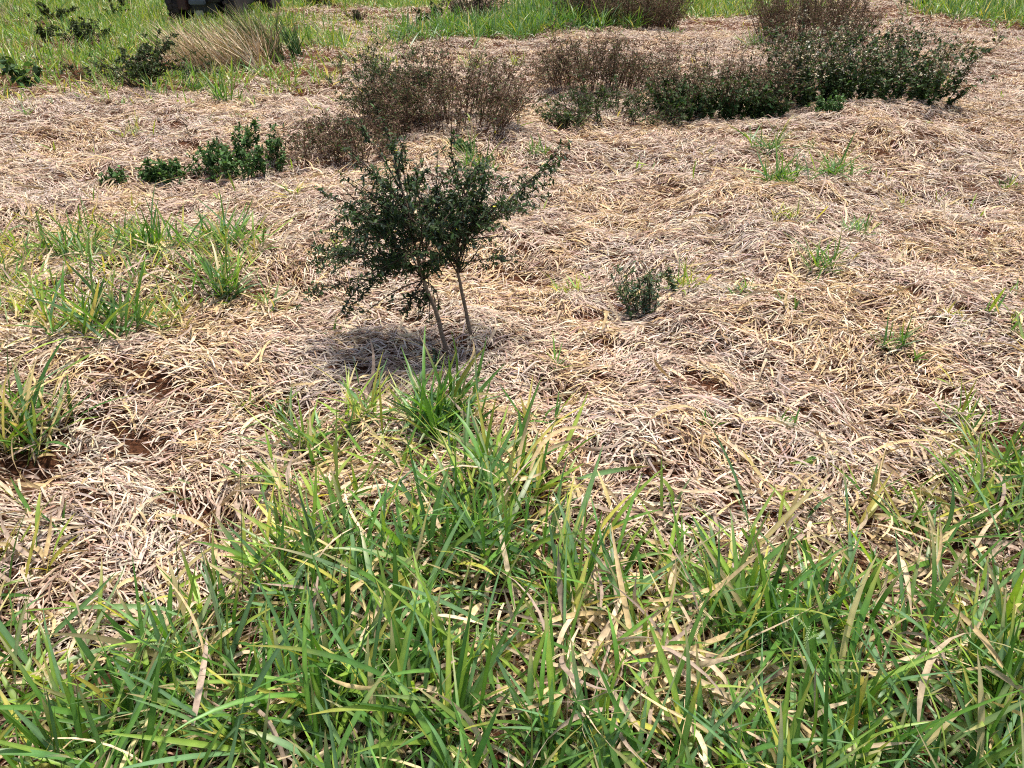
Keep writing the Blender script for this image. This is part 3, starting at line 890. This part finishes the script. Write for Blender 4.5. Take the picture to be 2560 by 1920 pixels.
def main_shrub():
    rng = np.random.default_rng(77)
    b = ground_at(1115, 862)
    y0 = b[1]
    t = thing('two_stemmed_shrub', 'tall dark green shrub on two bare leaning stems in the middle of the straw', 'shrub', b)
    A = [(1118, 872, 0), (1096, 790, 0), (1060, 705, .0), (1035, 600, .01), (1015, 500, .02), (985, 400, .03)]
    B = [(1180, 835, .05), (1162, 765, .05), (1146, 690, .05), (1140, 600, .06), (1165, 500, .06), (1185, 420, .08)]
    trunks = []
    for nm, T, r0 in (('stem', A, .0105), ('stem', B, .0095)):
        p = np.array([wp(a, c, y0 + d) for a, c, d in T])
        p[0, 2] = min(p[0, 2], H(p[0, 0], p[0, 1]) - .01)
        tt = np.linspace(0, len(p) - 1, 18)
        pp = np.stack([np.interp(tt, np.arange(len(p)), p[:, k]) for k in range(3)], -1)
        pp[1:-1] = .25 * pp[:-2] + .5 * pp[1:-1] + .25 * pp[2:]
        pp[1:] += rng.normal(0, .0022, (17, 3))
        rad = np.linspace(r0, r0 * .35, 18)[None] * (1 + rng.normal(0, .05, (1, 18)))
        m = MB()
        tubes(m, pp[None], rad, np.array([[.23, .165, .115]]) * 1.0, 8)
        m.build(nm, M_BARK, t)
        trunks.append(pp)
    # main branches: (trunk, where on it, end pixel, depth offset of the end)
    E = [(0, .55, 735, 665, -.05), (0, .6, 770, 560, .12), (0, .62, 800, 480, -.1), (0, .68, 845, 430, .15), (0, .75, 880, 380, -.05), (0, .85, 905, 330, .1),
         (0, .9, 960, 300, 0), (0, .95, 1010, 350, -.1), (0, .6, 830, 610, -.22), (0, .55, 870, 700, .18), (0, .5, 850, 640, .25), (0, .7, 900, 500, .28),
         (0, .72, 930, 560, -.28), (0, .45, 930, 770, -.08), (0, .42, 1010, 800, -.12), (0, .4, 1050, 795, .06), (0, .65, 1110, 480, -.2), (0, .8, 1060, 400, .2), (0, .48, 780, 720, .1),
         (1, .55, 1390, 385, .1), (1, .6, 1310, 520, -.1), (1, .62, 1290, 590, .12), (1, .5, 1300, 640, -.06), (1, .75, 1250, 470, .2), (1, .85, 1130, 330, 0),
         (1, .8, 1090, 345, .1), (1, .9, 1215, 400, -.1), (1, .7, 1230, 560, -.25), (1, .65, 1220, 520, .3), (1, .58, 1100, 560, -.25), (1, .6, 1080, 500, .25), (1, .5, 1050, 650, -.2),
         (1, .68, 1270, 500, 0), (0, .66, 960, 450, -.15), (0, .58, 960, 620, -.3), (0, .6, 1000, 540, .3), (0, .52, 1000, 680, -.15)]
    for q in range(16):           # leafy bunch low on the near stem
        E.append((0, rng.uniform(.28, .45), 1040 + rng.normal(0, 28), 750 + rng.normal(0, 38), rng.uniform(-.1, .1)))
    for q in range(90):           # the many thinner limbs that fill the crown
        k = int(rng.random() < .36)
        cx, cy = (985, 545) if k == 0 else (1130, 525)
        a = rng.uniform(0, 2 * math.pi)
        rr = rng.random() ** .4
        E.append((k, rng.uniform(.42, .92), cx + (165 if k == 0 else 115) * rr * math.cos(a), cy + (155 if k == 0 else 125) * rr * math.sin(a), rng.uniform(-.33, .33)))
    pts = []
    Ls = []
    for k, s, ex, ey, dy in E:
        p0 = trunks[k][int(s * 17)]
        p2 = wp(ex, ey, y0 + dy)
        mid = (p0 + p2) / 2 + np.array([0, 0, .02]) + rng.normal(0, .02, 3)
        pts.append(bez(p0, mid, p2, 9))
        Ls.append(np.linalg.norm(p2 - p0))
    pts = np.array(pts)
    L = np.array(Ls)
    d = np.gradient(pts, axis=1)
    av = np.arctan2(d[..., 1], d[..., 0])
    pv = np.arctan2(d[..., 2], np.hypot(d[..., 0], d[..., 1]))
    S1 = (pts, av, pv, L)
    m = MB()
    twig_tubes(m, S1, .0034, .0011, C_TWIG * .7, rng, 5)
    S2 = children(rng, S1, 520, .12, .95, 12, .5, .15, 5, az_sd=.7)
    twig_tubes(m, S2, .0019, .0009, C_TWIG * .8, rng, 4)
    S3 = children(rng, S2, 700, .1, .95, 14, .55, .12, 4, az_sd=.9)
    twig_tubes(m, S3, .0012, .0007, C_TWIG * .8, rng, 3)
    m.build('branches', M_BARK, t)
    m = MB()
    cols = [C_DKLEAF * .95, C_DKLEAF * 1.35, C_NETTLE * .62, (.05, .075, .05)]
    for S, n in ((S1, 1800), (S2, 6500), (S3, 7000)):
        leaves_on(m, rng, S, n, .1, 1, .011, .028, .40, cols, pitch=(10, 35), zlo=b[2] + .14)
    m.build('foliage', M_LEAF, t)
    for k in range(9):
        m = MB()
        i = rng.integers(0, len(S2[3]))
        c = S2[0][i, 3] + rng.normal(0, .008, 3)
        a5 = np.arange(5) * 2 * math.pi / 5
        q, qa, qp = lines(np.repeat(c[None], 5, 0), a5, np.full(5, .5), np.full(5, .010), np.full(5, -.4), np.zeros(5), 3)
        cc = np.repeat(np.array([[.74, .62, .07]]), 5, 0)
        ribbons(m, q, qa, qp, np.full(5, .009), PROF_OVAL, cc, cc, K=3, fold=.2)
        m.build('yellow_flower', M_LEAF, t)


main_shrub()

# small leafy sucker at the foot of the shrub
K_SUCK = dict(K_WEED, stems=3, foot=.2, fan=14)
bush(1085, 905, 40, 75, 'tiny leafy shoot in shadow at the foot of the two stemmed shrub', K_SUCK, 'weed', 'weed', seed=33)


# ------------------------------------------------------------------ tall dry tussock and the green rush beside it
def rush(px, py, wpx, hpx, n, label, cols, name, cat, seed, lean=(-.15, .2), pit=(72, 9), wmin=.010, wmax=.021, foot=.75):
    rng = np.random.default_rng(seed)
    b = ground_at(px, py)
    m = math.hypot(b[1], CAM_H) / F
    wid, hei = wpx * m, hpx * m
    t = thing(name, label, cat, b)
    mb = MB()
    ox = rng.uniform(-.5, .5, n) * wid * foot
    oy = rng.uniform(-.1, .5, n) * min(wid, 1.2)
    x, y = b[0] + ox, b[1] + oy
    P = np.stack([x, y, H(x, y) - .02], -1)
    az = math.pi + rng.normal(0, .7, n)
    flip = rng.random(n) < .3
    az = np.where(flip, az + math.pi, az)
    pitch = np.radians(np.clip(rng.normal(pit[0], pit[1], n), 35, 89))
    L = hei * rng.uniform(.55, 1.15, n)
    pts, av, pv = lines(P, az, pitch, L, -np.abs(rng.normal(.25, .3, n)), rng.normal(0, .2, n), 6)
    pts[..., 0] += (pts[..., 2] - b[2]) * rng.normal(lean[0], abs(lean[1]), n)[:, None]
    pal = np.stack([np.array(c) for c in cols])
    c = pal[rng.integers(0, len(cols), n)] * rng.uniform(.7, 1.25, (n, 1))
    ribbons(mb, pts, av, pv, rng.uniform(wmin, wmax, n), PROF_RUSH, c * .9, c, roll=rng.normal(0, .8, n), twist=rng.normal(0, .6, n), K=2, tip_from=.1)
    mb.build('blades', M_STRAW, t)
    return t


TANC = [(.74, .58, .36), (.80, .66, .46), (.52, .36, .21), (.20, .25, .08), (.66, .48, .28)]
rush(560, 175, 300, 112, 800, 'tall tan dry grass tussock standing in front of the buggy', TANC, 'dry_tussock', 'grass tussock', 401, lean=(-.35, .2))
rush(680, 165, 80, 130, 190, 'tall greenish rush clump at the right end of the dry tussock', [(.10, .17, .05), (.3, .24, .12), (.12, .15, .05), (.34, .27, .15)], 'rush_clump', 'grass tussock', 402, lean=(-.3, .15), pit=(78, 6))
rush(742, 158, 40, 105, 45, 'narrow upright green rush clump standing alone right of the tussock', [(.07, .15, .04), (.10, .18, .05), (.05, .1, .03)], 'rush_clump', 'grass tussock', 403, lean=(-.12, .12), pit=(80, 5))
rush(205, 205, 16, 62, 60, 'reddish brown dry stalk bundle standing in the grass by the dark shrub', [(.36, .17, .08), (.26, .12, .06), (.5, .3, .16)], 'dry_stalk_bundle', 'dry stalks', 404, lean=(-.22, .04), pit=(84, 3))
rush(20, 60, 60, 60, 60, 'thin pale dry grass stand in the meadow at the left edge', [(.48, .36, .22), (.36, .3, .15)], 'dry_tussock', 'grass tussock', 405, lean=(-.3, .2))


# ------------------------------------------------------------------ flowering grass stalks over the sward
def seed_stalk(base, tip, label, col, racemes=3, seed=0):
    rng = np.random.default_rng(seed)
    b = ground_at(*base)
    e = wp(tip[0], tip[1], b[1] + .10)
    t = thing('seed_stalk', label, 'grass stalk', b, 'flowering grass stalks')
    pts = bez(b, (b + e) / 2 + np.array([rng.normal(0, .02), -.03, .05]), e, 14)
    m = MB()
    tubes(m, pts[None], np.linspace(.0017, .0008, 14)[None], np.array([col]), 4)
    m.build('stalk', M_GRASS, t)
    d0 = pts[-1] - pts[-2]
    d0 /= np.linalg.norm(d0)
    for k in range(racemes):
        j = 13 - k if k < 3 else 10
        a = rng.uniform(0, 2 * math.pi)
        Lr = rng.uniform(.035, .06)
        q, qa, qp = lines(pts[j][None], np.array([a]), np.array([R(rng.uniform(5, 55))]), np.array([Lr]), np.array([-.7]), np.array([.3]), 8)
        m = MB()
        tubes(m, q, np.full((1, 9), .0007), np.array([col]) * .9, 3)
        # two ranks of small spikelets
        n = 18
        f = np.linspace(.15, 1, n) * 8
        i = np.minimum(f.astype(int), 7)
        fr = (f - i)[:, None]
        p = q[0, i] * (1 - fr) + q[0, i + 1] * fr
        sp, sa, sv = lines(p, qa[0, i] + np.where(np.arange(n) % 2, .6, -.6), qp[0, i], np.full(n, .0062), np.zeros(n), np.zeros(n), 2)
        cc = np.array(col)[None] * rng.uniform(.6, 1.15, (n, 1))
        ribbons(m, sp, sa, sv, np.full(n, .003), PROF_OVAL, cc, cc, K=3, fold=.5)
        m.build('seed_head', M_GRASS, t)
    return t


YST, GST, TST = (.42, .44, .12), (.20, .30, .08), (.55, .46, .24)
for i, (bs, tp, lab, c, nr) in enumerate([
    ((870, 1500), (975, 1095), 'long pale yellow stalk slanting up right beside the dense clump', YST, 2),
    ((602, 1560), (600, 1080), 'tall thin green stalk standing straight over open straw', GST, 3),
    ((448, 1560), (440, 1200), 'short seed stalk with drooping heads over straw at the left', GST, 4),
    ((750, 1640), (690, 1270), 'bending green stalk on the left shoulder of the sward', GST, 2),
    ((820, 1700), (885, 1240), 'fine seed stalk with dark curled head in the sward centre', GST, 4),
    ((1390, 1900), (1420, 1600), 'tan seed head on a stalk low in the front sward', TST, 4),
    ((1220, 1900), (1195, 1560), 'green stalk with curled plump head in the front centre', GST, 2),
    ((1880, 1850), (2030, 1560), 'long slanting green stalk with side leaves at the front right', GST, 3),
    ((1760, 1760), (1750, 1520), 'small tan seed head among dense blades right of centre', TST, 4),
    ((460, 1900), (430, 1600), 'green seed head in the bottom left sward', GST, 4),
    ((110, 1900), (105, 1690), 'pale dry seed head hanging in the far bottom left blades', TST, 3),
    ((2330, 1480), (2300, 1210), 'pale straw coloured stalk leaning over trampled grass at the right', TST, 1),
]):
    seed_stalk(bs, tp, lab, c, nr, 600 + i)


def bare_stalk(base, tip, label, col, r=.0018, seed=0):
    b = ground_at(*base)
    e = wp(tip[0], tip[1], b[1] + .05)
    m = MB()
    pts = bez(b, (b + e) / 2 + np.array([.01, 0, .02]), e, 8)
    rng = np.random.default_rng(seed)
    t = thing('bare_stalk', label, 'dry stalk', b)
    tubes(m, pts[None], np.linspace(r, r * .5, 8)[None], np.array([col]), 4)
    d = np.gradient(pts[None], axis=1)
    S = (pts[None], np.arctan2(d[..., 1], d[..., 0]), np.arctan2(d[..., 2], np.hypot(d[..., 0], d[..., 1])), np.array([np.linalg.norm(e - b)]))
    S2 = children(rng, S, 7, .3, .95, 35, .3, .1, 4)
    twig_tubes(m, S2, r * .5, r * .3, np.array(col), rng, 3)
    m.build('stem', M_BARK, t)
    m = MB()
    leaves_on(m, rng, S2, 24, .2, 1, .012, .03, .4, [C_OLIVE, C_BROWN])
    m.build('leaves', M_DRY, t)


bare_stalk((1345, 240), (1285, 110), 'thin bare stalk leaning left of the low brown twiggy bush', (.12, .09, .06), .004, 1)
bare_stalk((490, 375), (430, 250), 'thin bare brown stalk rising from the nettle patch', (.12, .08, .05), .003, 2)
bare_stalk((1985, 345), (1950, 315), 'short dark fallen twig on straw below the green based bush', (.07, .045, .03), .004, 3)
bare_stalk((1680, 240), (1650, 130), 'thin bare twig standing between the twiggy bush and brown topped bush', (.13, .09, .06), .0035, 4)


# ------------------------------------------------------------------ the black buggy
def plain_mat(name, col, rough=.6, metal=0.0, var=.25, scale=9):
    m = bpy.data.materials.new(name)
    m.use_nodes = True
    nt = m.node_tree
    p = nt.nodes['Principled BSDF']
    tc = nt.nodes.new('ShaderNodeTexCoord')
    nz = nt.nodes.new('ShaderNodeTexNoise')
    nz.inputs['Scale'].default_value = scale
    nz.inputs['Detail'].default_value = 5
    nt.links.new(tc.outputs['Object'], nz.inputs['Vector'])
    cr = nt.nodes.new('ShaderNodeValToRGB')
    e = cr.color_ramp.elements
    e[0].position, e[1].position = .3, .7
    e[0].color = (*[c * (1 - var) for c in col], 1)
    e[1].color = (*[c * (1 + var) for c in col], 1)
    nt.links.new(nz.outputs['Fac'], cr.inputs[0])
    nt.links.new(cr.outputs[0], p.inputs['Base Color'])
    p.inputs['Roughness'].default_value = rough
    p.inputs['Metallic'].default_value = metal
    return m


def bm_obj(name, bm, mat, parent, loc=(0, 0, 0), rot=(0, 0, 0), bevel=0.0):
    if bevel:
        bmesh.ops.bevel(bm, geom=bm.edges[:], offset=bevel, segments=2, affect='EDGES')
    me = bpy.data.meshes.new(name)
    bm.to_mesh(me)
    bm.free()
    me.shade_smooth()
    me.set_sharp_from_angle(angle=R(35))
    me.materials.append(mat)
    o = bpy.data.objects.new(name, me)
    COL.objects.link(o)
    o.parent = parent
    o.location = loc
    o.rotation_euler = rot
    return o


def box(bm, c, s):
    r = bmesh.ops.create_cube(bm, size=1)
    bmesh.ops.transform(bm, matrix=Matrix.Translation(c) @ Matrix.Diagonal((*s, 1)), verts=r['verts'])
    return r['verts']


def prism(bm, prof, x0, x1):
    """a side outline (y, z) given thickness along x"""
    a = [bm.verts.new((x0, *p)) for p in prof]
    b = [bm.verts.new((x1, *p)) for p in prof]
    n = len(prof)
    bm.faces.new(a[::-1])
    bm.faces.new(b)
    for i in range(n):
        bm.faces.new((a[i], a[(i + 1) % n], b[(i + 1) % n], b[i]))
    bmesh.ops.recalc_face_normals(bm, faces=bm.faces[:])


def pipe(bm, pts, r, sides=8):
    pts = [Vector(p) for p in pts]
    rings = []
    for i, p in enumerate(pts):
        d = (pts[min(i + 1, len(pts) - 1)] - pts[max(i - 1, 0)]).normalized()
        a = d.orthogonal().normalized()
        c = d.cross(a)
        rings.append([bm.verts.new(p + (a * math.cos(q) + c * math.sin(q)) * r) for q in [k * 2 * math.pi / sides for k in range(sides)]])
    for A, B in zip(rings, rings[1:]):
        for k in range(sides):
            bm.faces.new((A[k], A[(k + 1) % sides], B[(k + 1) % sides], B[k]))
    bm.faces.new(rings[0][::-1])
    bm.faces.new(rings[-1])


def lathe(bm, prof, n=28):
    """(x, radius) outline turned about the X axis"""
    rings = [[bm.verts.new((x, r * math.cos(a), r * math.sin(a))) for a in [k * 2 * math.pi / n for k in range(n)]] for x, r in prof]
    for A, B in zip(rings, rings[1:]):
        for k in range(n):
            bm.faces.new((A[k], A[(k + 1) % n], B[(k + 1) % n], B[k]))
    bm.faces.new(rings[0][::-1])
    bm.faces.new(rings[-1])


def buggy():
    blk = plain_mat('black_plastic', (.018, .019, .021), .45)
    rub = plain_mat('muddy_rubber', (.045, .030, .024), .9, var=.6, scale=14)
    met = plain_mat('grey_metal', (.16, .18, .20), .4, .6)
    bum = plain_mat('blue_grey_bumper', (.075, .09, .105), .45)
    red = plain_mat('rust_brown_panel', (.06, .022, .015), .7)
    seatm = plain_mat('seat_vinyl', (.03, .03, .032), .55)
    tanm = plain_mat('tan_plate', (.42, .38, .27), .7)
    lens = plain_mat('lamp_lens', (.5, .5, .48), .15)
    g = ground_at(528, 60)
    t = thing('utility_buggy', 'black muddy off road buggy parked in far green grass, cut by the upper edge', 'buggy', g)
    t.rotation_euler = (0, 0, R(-4))
    for sx in (-1, 1):
        for yy in (0.0, 1.9):
            bm = bmesh.new()
            lathe(bm, [(-.11, .20), (-.115, .27), (-.09, .305), (0, .312), (.09, .305), (.115, .27), (.11, .20)])
            for k in range(20):        # knobbly tread
                a = k * 2 * math.pi / 20
                for x, tw in ((-.06, .3), (.06, -.3)):
                    vs = box(bm, (0, 0, 0), (.10, .05, .028))
                    bmesh.ops.transform(bm, matrix=Matrix.Rotation(a + (.16 if x > 0 else 0), 4, 'X') @ Matrix.Translation((x, 0, .315)) @ Matrix.Rotation(tw, 4, 'Z'), verts=vs)
            w = bpy.data.objects.new('wheel', None)
            COL.objects.link(w)
            w.parent = t
            w.location = (sx * .53, yy, .31)
            bm_obj('tyre', bm, rub, w)
            bm = bmesh.new()
            lathe(bm, [(-.08, .19), (-.06, .198), (-.03, .12), (.03, .12), (.06, .198), (.08, .19)], 20)
            bm_obj('rim', bm, met, w)
    bm = bmesh.new()
    prism(bm, [(-.35, .42), (-.38, .62), (-.25, .86), (.35, 1.0), (.5, .62), (1.35, .58), (1.5, .9), (2.4, .92), (2.4, .5), (1.6, .28), (.2, .26)], -.40, .40)
    bm_obj('body', bm, blk, t, bevel=.02)
    bm = bmesh.new()
    box(bm, (0, -.05, .33), (.62, .5, .2))
    bm_obj('skid_plate', bm, blk, t, bevel=.02)
    bm = bmesh.new()
    box(bm, (0, -.43, .42), (.30, .10, .09))
    bm_obj('bumper', bm, bum, t, bevel=.02)
    bm = bmesh.new()
    box(bm, (-.30, -.36, .40), (.17, .14, .22))
    bm_obj('rusty_bracket', bm, red, t, bevel=.015)
    bm = bmesh.new()
    box(bm, (.0, -.41, .24), (.13, .02, .085))
    bm_obj('tan_plate', bm, tanm, t, bevel=.004)
    for sx in (-1, 1):
        bm = bmesh.new()
        prism(bm, [(-.36, .66), (-.2, .72), (.0, .76), (.3, .72), (.42, .55), (.36, .52), (.1, .67), (-.2, .64), (-.36, .58)], sx * .40, sx * .66)
        bm_obj('mudguard', bm, blk, t, bevel=.008)
        bm = bmesh.new()
        prism(bm, [(1.5, .62), (1.7, .74), (1.95, .77), (2.2, .72), (2.38, .55), (2.3, .52), (2.1, .66), (1.8, .67), (1.6, .55)], sx * .40, sx * .66)
        bm_obj('mudguard', bm, blk, t, bevel=.008)
        bm = bmesh.new()
        lathe(bm, [(-.02, .05), (0, .075), (.03, .07)], 16)
        bm_obj('headlight', bm, lens, t, (sx * .27, -.37, .72), (0, 0, R(90)))
        bm = bmesh.new()
        box(bm, (sx * .21, 1.0, .70), (.36, .42, .12))
        box(bm, (sx * .21, 1.24, .95), (.36, .12, .5))
        bm_obj('seat', bm, seatm, t, bevel=.03)
    # side panel hanging out to the left: a ribbed tapering door
    bm = bmesh.new()
    q = [(-1.02, .56), (-.66, .56), (-.64, .10), (-.86, .08)]
    vs = [[bm.verts.new((a, yv, z)) for a, z in q] for yv in (-.015, .015)]
    bm.faces.new(vs[0]); bm.faces.new(vs[1][::-1])
    for i in range(4):
        bm.faces.new((vs[0][i], vs[1][i], vs[1][(i + 1) % 4], vs[0][(i + 1) % 4]))
    bmesh.ops.recalc_face_normals(bm, faces=bm.faces[:])
    for k in range(3):
        v2 = box(bm, (0, 0, 0), (.30, .02, .022))
        bmesh.ops.transform(bm, matrix=Matrix.Translation((-.80 + .02 * k, -.022, .24 + .12 * k)) @ Matrix.Rotation(R(-42), 4, 'Y'), verts=v2)
    bm_obj('side_door', bm, blk, t, (0, .25, 0), (0, 0, R(-3)))
    bm = bmesh.new()
    for sx in (-1, 1):
        pipe(bm, [(sx * .5, .35, .9), (sx * .47, .75, 1.72), (sx * .46, .85, 1.78), (sx * .46, 1.5, 1.8), (sx * .5, 1.65, 1.6), (sx * .52, 1.75, .9)], .025)
    pipe(bm, [(-.46, .85, 1.78), (.46, .85, 1.78)], .022)
    pipe(bm, [(-.46, 1.5, 1.8), (.46, 1.5, 1.8)], .022)
    bm_obj('roll_cage', bm, blk, t)
    bm = bmesh.new()
    for c, s in (((0, 2.0, .98), (1.1, .9, .04)), ((-.54, 2.0, 1.11), (.03, .9, .26)), ((.54, 2.0, 1.11), (.03, .9, .26)), ((0, 2.44, 1.11), (1.05, .03, .26)), ((0, 1.56, 1.11), (1.05, .03, .26))):
        box(bm, c, s)
    bm_obj('cargo_bed', bm, blk, t)
    bm = bmesh.new()
    pipe(bm, [(.21 + .16 * math.cos(a), .62 + .06 * math.sin(a), 1.06 + .15 * math.sin(a)) for a in [k * math.pi / 10 for k in range(21)]], .014, 6)
    pipe(bm, [(.21, .62, 1.06), (.21, .35, .92)], .018, 6)
    bm_obj('steering_wheel', bm, seatm, t)


buggy()
